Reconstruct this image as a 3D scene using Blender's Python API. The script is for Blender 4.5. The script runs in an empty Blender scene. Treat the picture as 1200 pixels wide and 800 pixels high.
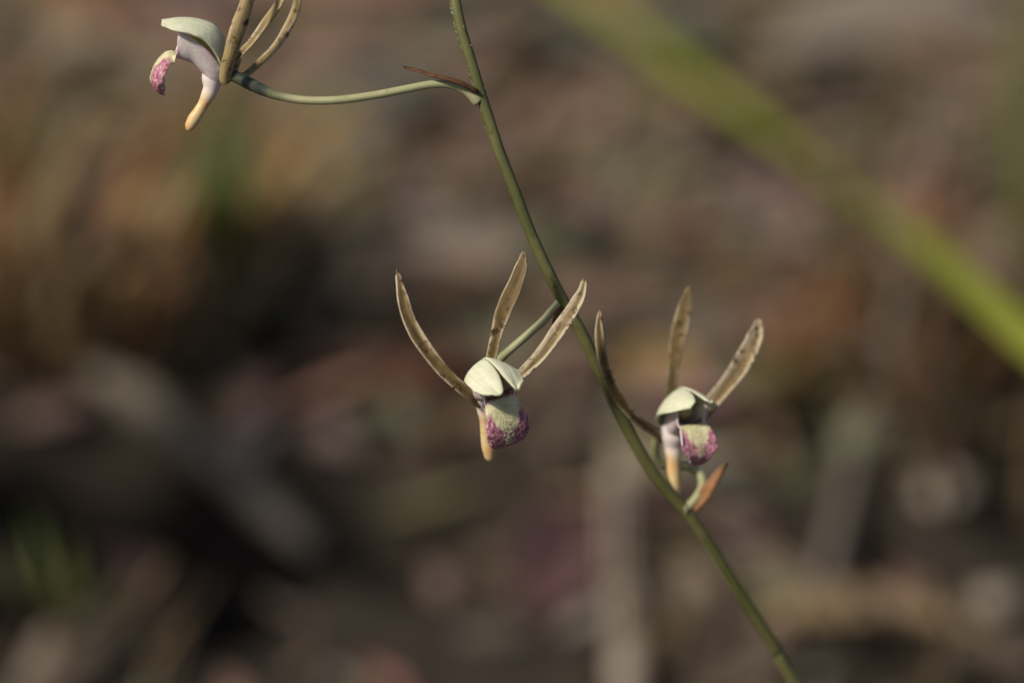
import bpy, math, random
from mathutils import Vector, Matrix, noise as mnoise

random.seed(7)
scene = bpy.context.scene
R = math.radians

# ------------------------------------------------------------------ camera
CAM = Vector((0.0, 0.0, 0.33))
PITCH = R(30)
FOC = 0.27778                      # focus distance in metres: the frame is 100 mm wide there
camd = bpy.data.cameras.new('camera')
camd.lens = 100.0; camd.sensor_width = 36.0; camd.sensor_fit = 'HORIZONTAL'
camd.clip_start = 0.01; camd.clip_end = 2000
camd.dof.use_dof = True
camd.dof.focus_distance = FOC
camd.dof.aperture_fstop = 9.2
camd.dof.aperture_blades = 8
cam = bpy.data.objects.new('camera', camd)
scene.collection.objects.link(cam)
cam.location = CAM
cam.rotation_euler = (math.pi/2 - PITCH, 0, 0)
scene.camera = cam
XR = Vector((1, 0, 0))
FWD = Vector((0, math.cos(PITCH), -math.sin(PITCH)))
UPC = Vector((0, math.sin(PITCH), math.cos(PITCH)))

# ------------------------------------------------------------------ sky, sun, exposure
SUN = Vector((-0.56, -0.34, 0.75)).normalized()     # towards the sun
elev = math.asin(SUN.z); azim = math.atan2(SUN.x, SUN.y)
world = bpy.data.worlds.new('World'); scene.world = world
world.use_nodes = True
wn = world.node_tree.nodes; wl = world.node_tree.links
wn.clear()
wo = wn.new('ShaderNodeOutputWorld'); wb = wn.new('ShaderNodeBackground')
sk = wn.new('ShaderNodeTexSky'); sk.sky_type = 'NISHITA'; sk.sun_disc = False
sk.sun_elevation = elev; sk.sun_rotation = azim; sk.air_density = 1.0; sk.dust_density = 2.0
wb.inputs['Strength'].default_value = 0.06
wl.new(sk.outputs[0], wb.inputs[0]); wl.new(wb.outputs[0], wo.inputs[0])
sund = bpy.data.lights.new('sun', 'SUN'); sund.energy = 3.9; sund.angle = R(6.0); sund.color = (1.0, 0.93, 0.82)
sun = bpy.data.objects.new('sun', sund); scene.collection.objects.link(sun)
sun.rotation_euler = (-SUN).to_track_quat('-Z', 'Y').to_euler()
sun.location = (-3, 0, 4)
scene.view_settings.view_transform = 'Standard'
scene.view_settings.look = 'None'
scene.view_settings.gamma = 1.0
scene.view_settings.exposure = 0.15
scene.render.engine = 'CYCLES'
scene.cycles.use_denoising = True
scene.cycles.max_bounces = 8

# ------------------------------------------------------------------ helpers
def P(px, py, dz=0.0):
    """pixel of the 1200x800 photograph at dz mm in front of the focal plane -> world point"""
    d = FOC - dz*0.001
    k = d/FOC/12.0*0.001
    return CAM + XR*((px-600)*k) + UPC*((400-py)*k) + FWD*d

def PD(px, py, d):
    """the same, at d metres along the view axis"""
    return P(px, py, (FOC-d)*1000.0)

def camdir(x, y, z):
    return XR*x + UPC*y - FWD*z

def catmull(pts, n):
    m = len(pts)
    out = []
    for i in range(n):
        t = i/(n-1)*(m-1)
        k = min(int(t), m-2); f = t-k
        p0 = pts[max(k-1, 0)]; p1 = pts[k]; p2 = pts[k+1]; p3 = pts[min(k+2, m-1)]
        out.append(0.5*((2*p1) + (p2-p0)*f + (2*p0-5*p1+4*p2-p3)*f*f + (3*p1-p0-3*p2+p3)*f**3))
    return out

def lerp_list(vals, t):
    """vals: list of (t, v)"""
    if t <= vals[0][0]: return vals[0][1]
    for (a, va), (b, vb) in zip(vals, vals[1:]):
        if t <= b:
            f = (t-a)/(b-a); f = f*f*(3-2*f)
            return va+(vb-va)*f
    return vals[-1][1]

COL = scene.collection
WLOC = {}
def empty(name, loc):
    o = bpy.data.objects.new(name, None); COL.objects.link(o); o.location = loc
    o.empty_display_size = 0.01
    WLOC[o.name] = Vector(loc)
    return o

def tag(o, label=None, cat=None, group=None, kind=None):
    if label: o['label'] = label
    if cat: o['category'] = cat
    if group: o['group'] = group
    if kind: o['kind'] = kind
    return o

def mk(name, verts, faces, mat, parent=None, origin=None, uvs=None, cols=None, smooth=True):
    """one mesh object from world-space vertices"""
    ploc = WLOC[parent.name] if parent else Vector((0, 0, 0))
    org = Vector(origin) if origin is not None else ploc
    me = bpy.data.meshes.new(name)
    me.from_pydata([tuple(Vector(v)-org) for v in verts], [], faces)
    if uvs:
        uvl = me.uv_layers.new(name='UVMap')
        for lp in me.loops:
            uvl.data[lp.index].uv = uvs[lp.vertex_index]
    if cols:
        ca = me.color_attributes.new('tint', 'FLOAT_COLOR', 'POINT')
        for i, c in enumerate(cols): ca.data[i].color = (c[0], c[1], c[2], 1)
    if smooth:
        me.polygons.foreach_set('use_smooth', [True]*len(me.polygons))
    me.materials.append(mat)
    me.validate(); me.update()
    o = bpy.data.objects.new(name, me); COL.objects.link(o)
    o.location = org-ploc
    if parent: o.parent = parent
    WLOC[o.name] = org
    return o

def tube(pts, rad, seg=14, ridges=0, ridge=0.0, rough=0.0, squash=1.0, ref0=None, lat=1.0):
    """verts, faces, uvs of a tube along pts with radius list/func rad(t)"""
    n = len(pts); V = []; F = []; U = []
    ref = ref0
    for i, p in enumerate(pts):
        t = (pts[min(i+1, n-1)]-pts[max(i-1, 0)]).normalized()
        if ref is None:
            ref = t.orthogonal().normalized()
        ref = (ref-t*ref.dot(t)).normalized()
        b = t.cross(ref)
        u = i/(n-1); r = rad(u)
        for j in range(seg):
            a = 2*math.pi*j/seg
            rr = r*(1+ridge*math.cos(ridges*a)) if ridges else r
            if rough: rr *= 1+rough*mnoise.noise(Vector((math.cos(a)*1.3, math.sin(a)*1.3, u*22+r*9000)))
            V.append(p+ref*(rr*math.cos(a)*lat)+b*(rr*math.sin(a)*squash)); U.append((u, j/seg))
    for i in range(n-1):
        for j in range(seg):
            k = (j+1) % seg
            F.append((i*seg+j, i*seg+k, (i+1)*seg+k, (i+1)*seg+j))
    V.append(pts[0].copy()); U.append((0, 0)); V.append(pts[-1].copy()); U.append((1, 0))
    c0 = len(V)-2; c1 = len(V)-1
    for j in range(seg):
        k = (j+1) % seg
        F.append((c0, k, j)); F.append((c1, (n-1)*seg+j, (n-1)*seg+k))
    return V, F, U

def shell(G, thick, normals=None):
    """closed thin shell from a grid of points G[i][j]; thick: metres, scalar or func(u,v)"""
    n = len(G); m = len(G[0]); V = []; F = []; U = []
    N = []
    for i in range(n):
        row = []
        for j in range(m):
            a = G[min(i+1, n-1)][j]-G[max(i-1, 0)][j]
            b = G[i][min(j+1, m-1)]-G[i][max(j-1, 0)]
            c = a.cross(b)
            row.append(c.normalized() if c.length > 1e-14 else Vector((0, 0, 1)))
        N.append(row)
    for side in (1, -1):
        for i in range(n):
            for j in range(m):
                th = thick(i/(n-1), j/(m-1)) if callable(thick) else thick
                V.append(G[i][j]+N[i][j]*(side*th*0.5)); U.append((i/(n-1), j/(m-1)))
    o = n*m
    for i in range(n-1):
        for j in range(m-1):
            a, b, c, d = i*m+j, i*m+j+1, (i+1)*m+j+1, (i+1)*m+j
            F.append((a, d, c, b)); F.append((o+a, o+b, o+c, o+d))
    for i in range(n-1):
        a, d = i*m, (i+1)*m
        F.append((a, o+a, o+d, d))
        a, d = i*m+m-1, (i+1)*m+m-1
        F.append((a, d, o+d, o+a))
    for j in range(m-1):
        a, b = j, j+1
        F.append((a, b, o+b, o+a))
        a, b = (n-1)*m+j, (n-1)*m+j+1
        F.append((a, o+a, o+b, b))
    return V, F, U

# ------------------------------------------------------------------ materials
class NT:
    def __init__(s, name):
        s.m = bpy.data.materials.new(name); s.m.use_nodes = True
        s.t = s.m.node_tree; s.n = s.t.nodes; s.l = s.t.links
        s.n.clear()
        s.out = s.n.new('ShaderNodeOutputMaterial')
    def new(s, kind, **kw):
        nd = s.n.new(kind)
        for k, v in kw.items(): setattr(nd, k, v)
        return nd
    def val(s, sock, v):
        if isinstance(v, bpy.types.NodeSocket): s.l.new(v, sock)
        else: sock.default_value = v
    def math(s, op, a, b=0.0, c=None, clamp=False):
        nd = s.new('ShaderNodeMath', operation=op); nd.use_clamp = clamp
        s.val(nd.inputs[0], a); s.val(nd.inputs[1], b)
        if c is not None: s.val(nd.inputs[2], c)
        return nd.outputs[0]
    def smooth(s, x, lo, hi, a=0.0, b=1.0):
        nd = s.new('ShaderNodeMapRange'); nd.interpolation_type = 'SMOOTHSTEP'
        s.val(nd.inputs['Value'], x); nd.inputs['From Min'].default_value = lo; nd.inputs['From Max'].default_value = hi
        nd.inputs['To Min'].default_value = a; nd.inputs['To Max'].default_value = b
        return nd.outputs[0]
    def mix(s, f, a, b):
        nd = s.new('ShaderNodeMix', data_type='RGBA')
        s.val(nd.inputs[0], f)
        for sock, v in ((nd.inputs[6], a), (nd.inputs[7], b)):
            if isinstance(v, bpy.types.NodeSocket): s.l.new(v, sock)
            else: sock.default_value = (v[0], v[1], v[2], 1)
        return nd.outputs[2]
    def noise(s, vec, scale, detail=4.0, rough=0.6, dist=0.0):
        nd = s.new('ShaderNodeTexNoise')
        if vec is not None: s.l.new(vec, nd.inputs['Vector'])
        nd.inputs['Scale'].default_value = scale; nd.inputs['Detail'].default_value = detail
        nd.inputs['Roughness'].default_value = rough; nd.inputs['Distortion'].default_value = dist
        return nd.outputs['Fac']
    def finish(s, col, rough=0.55, trans=0.0, tcol=None, bump=None, bstr=0.3, bdist=0.0002, spec=0.35, sss=0.0):
        p = s.new('ShaderNodeBsdfPrincipled')
        s.val(p.inputs['Base Color'], col if isinstance(col, bpy.types.NodeSocket) else (*col, 1))
        s.val(p.inputs['Roughness'], rough)
        p.inputs['Specular IOR Level'].default_value = spec
        if sss:
            p.inputs['Subsurface Weight'].default_value = sss
            p.inputs['Subsurface Radius'].default_value = (1.0, 0.7, 0.4)
            p.inputs['Subsurface Scale'].default_value = 0.0006
        if bump is not None:
            b = s.new('ShaderNodeBump'); b.inputs['Strength'].default_value = bstr; b.inputs['Distance'].default_value = bdist
            s.l.new(bump, b.inputs['Height']); s.l.new(b.outputs[0], p.inputs['Normal'])
        sh = p.outputs[0]
        if trans:
            tr = s.new('ShaderNodeBsdfTranslucent')
            tc = tcol if tcol is not None else col
            s.val(tr.inputs['Color'], tc if isinstance(tc, bpy.types.NodeSocket) else (*tc, 1))
            mx = s.new('ShaderNodeMixShader'); mx.inputs[0].default_value = trans
            s.l.new(sh, mx.inputs[1]); s.l.new(tr.outputs[0], mx.inputs[2]); sh = mx.outputs[0]
        s.l.new(sh, s.out.inputs['Surface'])
        return s.m

def coords(k):
    tc = k.new('ShaderNodeTexCoord')
    uv = k.new('ShaderNodeSeparateXYZ'); k.l.new(tc.outputs['UV'], uv.inputs[0])
    return tc.outputs['Object'], tc.outputs['UV'], uv.outputs[0], uv.outputs[1]

def mat_stem():
    k = NT('stem_green'); ob, uvv, u, v = coords(k)
    n1 = k.noise(ob, 900, 5); n2 = k.noise(ob, 160, 3)
    c = k.mix(k.smooth(n2, .35, .65), (.082, .084, .024), (.135, .128, .046))
    c = k.mix(k.smooth(n1, .60, .72), c, (.15, .14, .06))
    c = k.mix(k.smooth(n1, .36, .28), c, (.045, .040, .014))
    return k.finish(c, .42, bump=n1, bstr=.35, bdist=.00015, spec=.4, sss=.15)

def mat_pedicel(name='flower_stalk_green', ovary=(.034, .042, .038)):
    k = NT(name); ob, uvv, u, v = coords(k)
    # u = 0 at the ovary (grey green), 1 at the stem (pale green to cream)
    n1 = k.noise(ob, 1200, 4); n2 = k.noise(ob, 300, 3)
    c = k.mix(k.smooth(u, .20, .38), ovary, (.33, .32, .17))
    c = k.mix(k.smooth(n2, .45, .7, 0, .5), c, (.26, .26, .12))
    c = k.mix(k.smooth(n1, .64, .72, 0, .5), c, (.12, .08, .04))
    return k.finish(c, .45, bump=n1, bstr=.25, bdist=.0001, sss=.2)

def mat_sepal(name, inner, tone, lo=.62):
    k = NT(name); ob, uvv, u, v = coords(k)
    e = k.math('ABSOLUTE', k.math('SUBTRACT', k.math('MULTIPLY', v, 2.0), 1.0))   # 0 midrib, 1 margin
    mp = k.new('ShaderNodeMapping'); mp.inputs['Scale'].default_value = (3.0, 26.0, 1.0); k.l.new(uvv, mp.inputs[0])
    st = k.noise(mp.outputs[0], 1.0, 4, .6)
    n1 = k.noise(ob, 1500, 5, .65); n2 = k.noise(ob, 420, 3)
    c = k.mix(k.smooth(st, .36, .62), tuple(x*.72 for x in inner), tuple(x*1.9 for x in inner))
    c = k.mix(k.smooth(n2, .42, .68, 0, .75), c, tone)
    n5 = k.noise(ob, 190, 2)
    c = k.mix(k.math('MULTIPLY', k.smooth(e, .62, .12, 0, .75), k.smooth(k.math('ADD', st, n5), .85, 1.12)), c, tuple(x*.42 for x in inner))
    ee = k.math('ADD', e, k.math('MULTIPLY', k.math('SUBTRACT', n2, .5), .7))
    ee = k.math('ADD', ee, k.math('MULTIPLY', k.math('SUBTRACT', n5, .55), 1.1))
    c = k.mix(k.smooth(ee, lo, lo+.43, 0, .92), c, (.64, .54, .37))
    c = k.mix(k.smooth(u, .30, .02, 0, .75), c, (.46, .36, .14))
    c = k.mix(k.smooth(u, .88, 1.0, 0, .7), c, (.26, .17, .08))
    c = k.mix(k.math('MULTIPLY', k.smooth(n1, .50, .60, 0, .9), k.smooth(n2, .40, .62)), c, (.085, .045, .018))
    c = k.mix(k.math('MULTIPLY', k.smooth(n1, .615, .655, 0, .85), 1.0), c, (.05, .028, .012))
    return k.finish(c, .5, trans=.26, tcol=c, bump=k.math('ADD', st, n1), bstr=.5, bdist=.00012, spec=.3)

def mat_petal():
    k = NT('petal_cream'); ob, uvv, u, v = coords(k)
    mp = k.new('ShaderNodeMapping'); mp.inputs['Scale'].default_value = (2.0, 17.0, 1.0); k.l.new(uvv, mp.inputs[0])
    st = k.noise(mp.outputs[0], 1.0, 3, .55, .3)
    n2 = k.noise(ob, 500, 3); n1 = k.noise(ob, 1700, 4)
    c = k.mix(k.smooth(n2, .35, .7), (.72, .73, .50), (.82, .80, .62))
    c = k.mix(k.smooth(st, .56, .70, 0, .5), c, (.58, .50, .40))
    ve = k.math('ABSOLUTE', k.math('SUBTRACT', k.math('FRACT', k.math('ADD', k.math('MULTIPLY', v, 5.0), k.math('MULTIPLY', n2, .5))), .5))
    c = k.mix(k.smooth(ve, .09, .0, 0, .30), c, (.55, .38, .36))
    c = k.mix(k.smooth(k.noise(ob, 260, 3), .52, .70, 0, .55), c, (.58, .62, .36))
    c = k.mix(k.smooth(u, .35, .05, 0, .6), c, (.45, .45, .28))
    c = k.mix(k.smooth(n1, .70, .78, 0, .6), c, (.28, .20, .10))
    return k.finish(c, .5, trans=.22, bump=k.math('ADD', k.math('ADD', st, n1), k.math('MULTIPLY', ve, .15)), bstr=.55, bdist=.00014, spec=.3)

def mat_lip():
    k = NT('lip_cream_purple'); ob, uvv, u0, v = coords(k)
    outer = k.math('GREATER_THAN', u0, 1.5)
    u = k.math('SUBTRACT', u0, k.math('MULTIPLY', outer, 2.0))
    e = k.math('ABSOLUTE', k.math('SUBTRACT', k.math('MULTIPLY', v, 2.0), 1.0))
    mp = k.new('ShaderNodeMapping'); mp.inputs['Scale'].default_value = (9.0, 9.0, 1.0); k.l.new(uvv, mp.inputs[0])
    n2 = k.noise(mp.outputs[0], 1.0, 5, .7); n1 = k.noise(ob, 2600, 5, .7); n3 = k.noise(ob, 900, 3)
    mq = k.new('ShaderNodeMapping'); mq.inputs['Scale'].default_value = (34.0, 22.0, 1.0); k.l.new(uvv, mq.inputs[0])
    n4 = k.noise(mq.outputs[0], 1.0, 4, .7, .6)
    base = k.mix(k.smooth(n3, .35, .7), (.79, .71, .63), (.72, .54, .58))              # outer throat: pinkish cream
    yel = k.mix(k.smooth(n1, .3, .7), (.66, .60, .31), (.80, .75, .50))
    c = k.mix(k.smooth(u, .40, .48), base, yel)
    # dark red throat, striped
    thr = k.math('MULTIPLY', k.smooth(u, .22, .32), k.smooth(u, .44, .38))
    thr = k.math('MULTIPLY', thr, k.smooth(e, .85, .6))
    c = k.mix(k.math('MULTIPLY', thr, k.smooth(n2, .30, .55, .25, .9)), c, (.17, .022, .025))
    # purple border of the mid lobe: wide at the sides, and around the tip
    lim = k.math('ADD', e, k.smooth(u, .60, .80, 0, .70))
    lim = k.math('ADD', lim, k.math('MULTIPLY', k.math('SUBTRACT', n2, .5), .75))
    pur = k.math('MULTIPLY', k.smooth(lim, .46, .62), k.smooth(u, .50, .62))
    pc = k.mix(k.smooth(n1, .38, .62), (.27, .025, .105), (.54, .17, .32))
    c = k.mix(k.math('MULTIPLY', pur, k.smooth(n4, .34, .56, .30, 1.0)), c, pc)
    c = k.mix(k.math('MULTIPLY', k.smooth(e, .90, .99), k.smooth(u, .62, .72, 0, .5)), c, (.60, .40, .48))
    oc = k.mix(k.smooth(u, .62, .9, 0, .75), base, k.mix(k.smooth(n4, .4, .6), (.62, .34, .44), (.70, .55, .52)))
    c = k.mix(outer, c, oc)
    return k.finish(c, .55, trans=.15, tcol=c, bump=n1, bstr=.6, bdist=.00012, spec=.3)

def mat_spur():
    k = NT('spur_orange_cream'); ob, uvv, u, v = coords(k)
    n1 = k.noise(ob, 1500, 4); n2 = k.noise(ob, 500, 3)
    c = k.mix(k.smooth(u, .30, .62), (.76, .66, .61), (.70, .55, .28))
    c = k.mix(k.math('MULTIPLY', k.smooth(n2, .40, .62, 0, .7), k.smooth(u, .35, .55)), c, (.64, .34, .13))
    c = k.mix(k.smooth(n1, .66, .75, 0, .5), c, (.30, .12, .06))
    vv = k.math('ABSOLUTE', k.math('SUBTRACT', k.math('FRACT', k.math('ADD', k.math('MULTIPLY', v, 2.0), k.math('MULTIPLY', n2, .25))), .5))
    c = k.mix(k.math('MULTIPLY', k.smooth(vv, .07, .01, 0, .6), k.smooth(u, .50, .68)), c, (.42, .14, .06))
    return k.finish(c, .4, bump=n1, bstr=.25, bdist=.0001, spec=.4, sss=.45)

def mat_simple(name, a, b, scale=400, rough=.6, trans=0.0, dots=None, bstr=.4, bdist=.0003, spec=.3, stretch=None):
    k = NT(name); ob, uvv, u, v = coords(k)
    vec = ob
    if stretch:
        mp = k.new('ShaderNodeMapping'); mp.inputs['Scale'].default_value = stretch; k.l.new(uvv, mp.inputs[0]); vec = mp.outputs[0]
        n2 = k.noise(vec, 1.0, 4, .6)
    else:
        n2 = k.noise(vec, scale, 4, .6)
    n1 = k.noise(ob, scale*4, 5, .65)
    c = k.mix(k.smooth(n2, .33, .67), a, b)
    if dots: c = k.mix(k.smooth(n1, .60, .70, 0, .8), c, dots)
    return k.finish(c, rough, trans=trans, tcol=c, bump=k.math('ADD', n1, n2), bstr=bstr, bdist=bdist, spec=spec)

def mat_tint(name, trans=.12):
    k = NT(name)
    at = k.new('ShaderNodeAttribute'); at.attribute_name = 'tint'
    tc = k.new('ShaderNodeTexCoord'); ob = tc.outputs['Object']
    n1 = k.noise(ob, 700, 5, .65); n2 = k.noise(ob, 120, 3)
    c = k.mix(k.smooth(n2, .3, .7, 0, .55), at.outputs['Color'], (.05, .04, .03))
    c = k.mix(k.smooth(n1, .56, .72, 0, .6), c, (.20, .16, .12))
    return k.finish(c, .75, trans=trans, tcol=c, bump=n1, bstr=.5, bdist=.0006, spec=.2)

M = {
 'stem': mat_stem(), 'pedicel': mat_pedicel(), 'pedicel_p': mat_pedicel('flower_stalk_pale', (.24, .25, .11)),
 'sepal': mat_sepal('sepal_olive_tan', (.155, .104, .040), (.34, .225, .100)),
 'sepal_p': mat_sepal('sepal_pale_margin', (.18, .125, .055), (.38, .27, .14), lo=.20),
 'sepal_y': mat_sepal('sepal_yellow_tan', (.31, .225, .095), (.44, .31, .155)),
 'petal': mat_petal(), 'lip': mat_lip(), 'spur': mat_spur(),
 'column': mat_simple('column_yellow', (.50, .40, .10), (.60, .50, .20), 700, .45),
 'callus': mat_simple('callus_hair', (.70, .64, .36), (.83, .78, .54), 900, .6, trans=.2),
 'bract': mat_simple('bract_rust', (.110, .048, .022), (.19, .090, .040), 900, .6, trans=.25, dots=(.09, .03, .012)),
 'bract_o': mat_simple('bract_orange', (.28, .120, .045), (.40, .195, .080), 900, .6, trans=.25, dots=(.16, .07, .03)),
 'fuzz': mat_simple('stem_fuzz', (.60, .58, .46), (.5, .5, .36), 900, .6, trans=.2),
 'gold': mat_simple('dry_gold', (.36, .225, .090), (.50, .345, .16), 90, .7, .25, dots=(.12, .07, .03)),
 'taupe': mat_simple('wood_taupe', (.145, .118, .092), (.205, .170, .135), 90, .8, 0, dots=(.09, .07, .05), stretch=(5, 40, 1)),
 'rust': mat_simple('dry_rust', (.19, .088, .036), (.28, .145, .062), 90, .75, .18, dots=(.06, .03, .018)),
 'tan': mat_simple('dry_tan', (.26, .175, .090), (.38, .275, .15), 90, .75, .22, dots=(.09, .06, .035)),
 'pale': mat_simple('dry_pale', (.25, .20, .155), (.36, .30, .235), 90, .75, .1, dots=(.15, .11, .08)),
 'brown': mat_simple('dry_brown', (.085, .060, .042), (.14, .105, .075), 90, .8, .1, dots=(.045, .03, .02)),
 'purple': mat_simple('leaf_purple', (.085, .040, .042), (.14, .075, .070), 90, .7, .1, dots=(.05, .03, .03)),
 'pink': mat_simple('leaf_pink', (.25, .12, .09), (.33, .19, .15), 90, .7, .15, dots=(.14, .07, .05)),
 'olive': mat_simple('leaf_olive', (.105, .10, .035), (.16, .145, .055), 90, .6, .2, dots=(.07, .06, .03)),
 'greygreen': mat_simple('leaf_greygreen', (.115, .120, .085), (.17, .17, .125), 90, .65, .12, dots=(.08, .075, .05)),
 'green': mat_simple('grass_green', (.215, .240, .024), (.300, .320, .045), 60, .5, .32, dots=(.10, .12, .03), stretch=(6, 30, 1)),
 'dkgreen': mat_simple('grass_dark_green', (.080, .105, .022), (.120, .145, .036), 60, .5, .25, stretch=(6, 30, 1)),
 'grey': mat_simple('weathered_wood', (.165, .135, .10), (.24, .205, .155), 90, .85, 0, dots=(.08, .065, .05), stretch=(5, 40, 1), bdist=.0008),
 'stone': mat_simple('pebble', (.25, .205, .16), (.34, .285, .225), 160, .7, 0, dots=(.2, .16, .12)),
 'litter': mat_tint('litter'),
}

# ------------------------------------------------------------------ ground
def Gflat(px, py, h=0.0):
    d0 = PD(px, py, 1.0)-CAM
    return CAM+d0*((h-CAM.z)/d0.z)

HOLLOWS = []     # (x, y, rx, ry, rot, depth): sunk hollows kept clear of litter, dark soil standing in for shade
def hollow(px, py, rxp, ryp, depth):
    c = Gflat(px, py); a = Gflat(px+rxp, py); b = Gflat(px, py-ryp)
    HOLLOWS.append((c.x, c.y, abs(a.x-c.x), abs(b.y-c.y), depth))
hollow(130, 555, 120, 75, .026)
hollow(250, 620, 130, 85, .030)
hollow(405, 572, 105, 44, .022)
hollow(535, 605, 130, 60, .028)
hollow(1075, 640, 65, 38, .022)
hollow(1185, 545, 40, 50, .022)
def hol(x, y):
    k = 0.0; z = 0.0
    for cx, cy, rx, ry, dep in HOLLOWS:
        q = ((x-cx)/rx)**2+((y-cy)/ry)**2
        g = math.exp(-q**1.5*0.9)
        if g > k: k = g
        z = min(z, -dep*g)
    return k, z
def gz(x, y):
    k, z = hol(x, y)
    z += 0.007*mnoise.noise(Vector((x*7, y*7, 1.3)))+0.0025*mnoise.noise(Vector((x*32, y*32, 4.1)))
    r = math.hypot(x, y)
    if r > 2: z += 0.05*min((r-2)/6, 1)*mnoise.noise(Vector((x*.35, y*.35, 9)))
    return z
def G(px, py, up=0.0):
    p = Gflat(px, py)
    for _ in range(3):
        p = Gflat(px, py, gz(p.x, p.y)+up)
    return p

def axis_vals(lo, hi, step, far):
    vals = []; v = lo
    while v < hi+1e-9: vals.append(v); v += step
    s = step; v = hi
    while v < far: s *= 1.28; v += s; vals.append(v)
    s = step; v = lo
    while v > -far: s *= 1.28; v -= s; vals.insert(0, v)
    return vals
gx = axis_vals(-.36, .36, .006, 600); gy = axis_vals(.30, 1.0, .006, 600)
V = [Vector((x, y, gz(x, y))) for y in gy for x in gx]
nx = len(gx)
F = [(j*nx+i, j*nx+i+1, (j+1)*nx+i+1, (j+1)*nx+i) for j in range(len(gy)-1) for i in range(nx-1)]
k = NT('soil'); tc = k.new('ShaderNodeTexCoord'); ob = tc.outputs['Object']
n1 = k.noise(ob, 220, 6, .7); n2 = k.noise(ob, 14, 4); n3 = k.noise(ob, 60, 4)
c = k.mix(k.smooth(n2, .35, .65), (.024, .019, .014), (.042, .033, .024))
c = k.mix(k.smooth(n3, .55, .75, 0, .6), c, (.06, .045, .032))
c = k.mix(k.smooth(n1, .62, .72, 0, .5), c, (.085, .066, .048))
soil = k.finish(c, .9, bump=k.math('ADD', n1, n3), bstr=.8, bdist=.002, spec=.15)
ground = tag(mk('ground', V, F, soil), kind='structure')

# ------------------------------------------------------------------ litter
def leaf_grid(center, ang, L, Wd, bend=.2, curl=.3, tilt=(0, 0), n=7, m=5, lift=0.0, lobes=0.0):
    """points of a dry leaf lying on the ground, grid along x across"""
    rot = Matrix.Rotation(ang, 3, 'Z') @ Matrix.Rotation(tilt[0], 3, 'X') @ Matrix.Rotation(tilt[1], 3, 'Y')
    grid = []
    sway = random.uniform(-.25, .25)
    for i in range(n):
        t = i/(n-1); row = []
        prof = max(.03, math.sin(math.pi*min(1, t*.96+.03))**.8*(1-.35*t)/.85)
        for j in range(m):
            s = j/(m-1)*2-1
            x = (t-.5)*L
            y = s*Wd*.5*prof+sway*L*(t-.5)**2
            z = bend*L*(.25-(t-.5)**2)+curl*Wd*.5*(s*s)*prof+lobes*Wd*mnoise.noise(Vector((t*3, s*1.5, L*900)))
            row.append(Vector((x, y, z)))
        grid.append(row)
    out = []
    for row in grid:
        out.append([center+rot @ p+Vector((0, 0, lift)) for p in row])
    low = min((p.z-gz(p.x, p.y)) for r_ in out for p in r_)
    dzv = Vector((0, 0, -low+.0002+lift))
    return [[p+dzv for p in r_] for r_ in out]

PAL = [((.215, .168, .115), 5), ((.170, .130, .086), 5), ((.255, .208, .148), 3), ((.235, .150, .082), 4),
       ((.145, .112, .080), 4), ((.190, .172, .112), 3), ((.30, .25, .19), 1.5), ((.21, .130, .085), 1)]
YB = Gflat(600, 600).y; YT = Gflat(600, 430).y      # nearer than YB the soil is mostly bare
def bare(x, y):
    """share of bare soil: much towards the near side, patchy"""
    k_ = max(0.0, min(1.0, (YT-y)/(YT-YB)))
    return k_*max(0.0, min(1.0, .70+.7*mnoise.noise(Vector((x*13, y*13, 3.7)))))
def pick():
    tot = sum(w for _, w in PAL); r = random.uniform(0, tot)
    for c_, w in PAL:
        r -= w
        if r <= 0: return c_
    return PAL[0][0]

V = []; F = []; CC = []
def litter_piece(x, y, L, Wd, n, m, dark=1.0):
    g = leaf_grid(Vector((x, y, gz(x, y))), random.uniform(0, 6.28), L, Wd, random.uniform(-.1, .3), random.uniform(-.2, .6),
                  (random.gauss(0, .28), random.gauss(0, .22)), n, m, random.uniform(0, .004))
    o = len(V); col = [v*random.uniform(.75, 1.25)*dark for v in pick()]; col = [col[0]*1.10, col[1]*1.02, col[2]*1.02]
    for r_ in g:
        for p in r_: V.append(p); CC.append(col)
    for i in range(n-1):
        for j in range(m-1):
            F.append((o+i*m+j, o+i*m+j+1, o+(i+1)*m+j+1, o+(i+1)*m+j))
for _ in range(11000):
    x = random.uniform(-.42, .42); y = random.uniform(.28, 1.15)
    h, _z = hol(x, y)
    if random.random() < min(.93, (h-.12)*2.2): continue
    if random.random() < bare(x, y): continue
    near = y < Gflat(600, 560).y
    L = random.uniform(.005, .016) if near else random.uniform(.008, .036); litter_piece(x, y, L, L*random.uniform(.18, .5), 5, 3)
for _ in range(5200):
    r = random.uniform(.3, 3.2); a = random.uniform(0, 6.28)
    x = r*math.cos(a); y = .7+r*math.sin(a)
    if abs(x) < .42 and .28 < y < 1.15: continue
    L = random.uniform(.025, .075); litter_piece(x, y, L, L*random.uniform(.18, .42), 4, 3)
tag(mk('leaf_litter', V, F, M['litter'], cols=CC), 'brown bed of dry leaf scraps and bark flakes covering the soil', 'leaf litter', kind='stuff')

# ------------------------------------------------------------------ sticks, single leaves, pebbles
def stick(name, pts, r0, r1, mat, label, cat='stick', group=None, rough=.16, knots=()):
    c_ = catmull(pts, 26)
    def rad(u):
        r = r0+(r1-r0)*u
        for kt in knots: r *= 1+.45*math.exp(-((u-kt)/.03)**2)
        return r
    v, f, u = tube(c_, rad, 12, rough=rough)
    base = Vector(pts[0])
    return tag(mk(name, v, f, mat, origin=base, uvs=u), label, cat, group)

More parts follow.
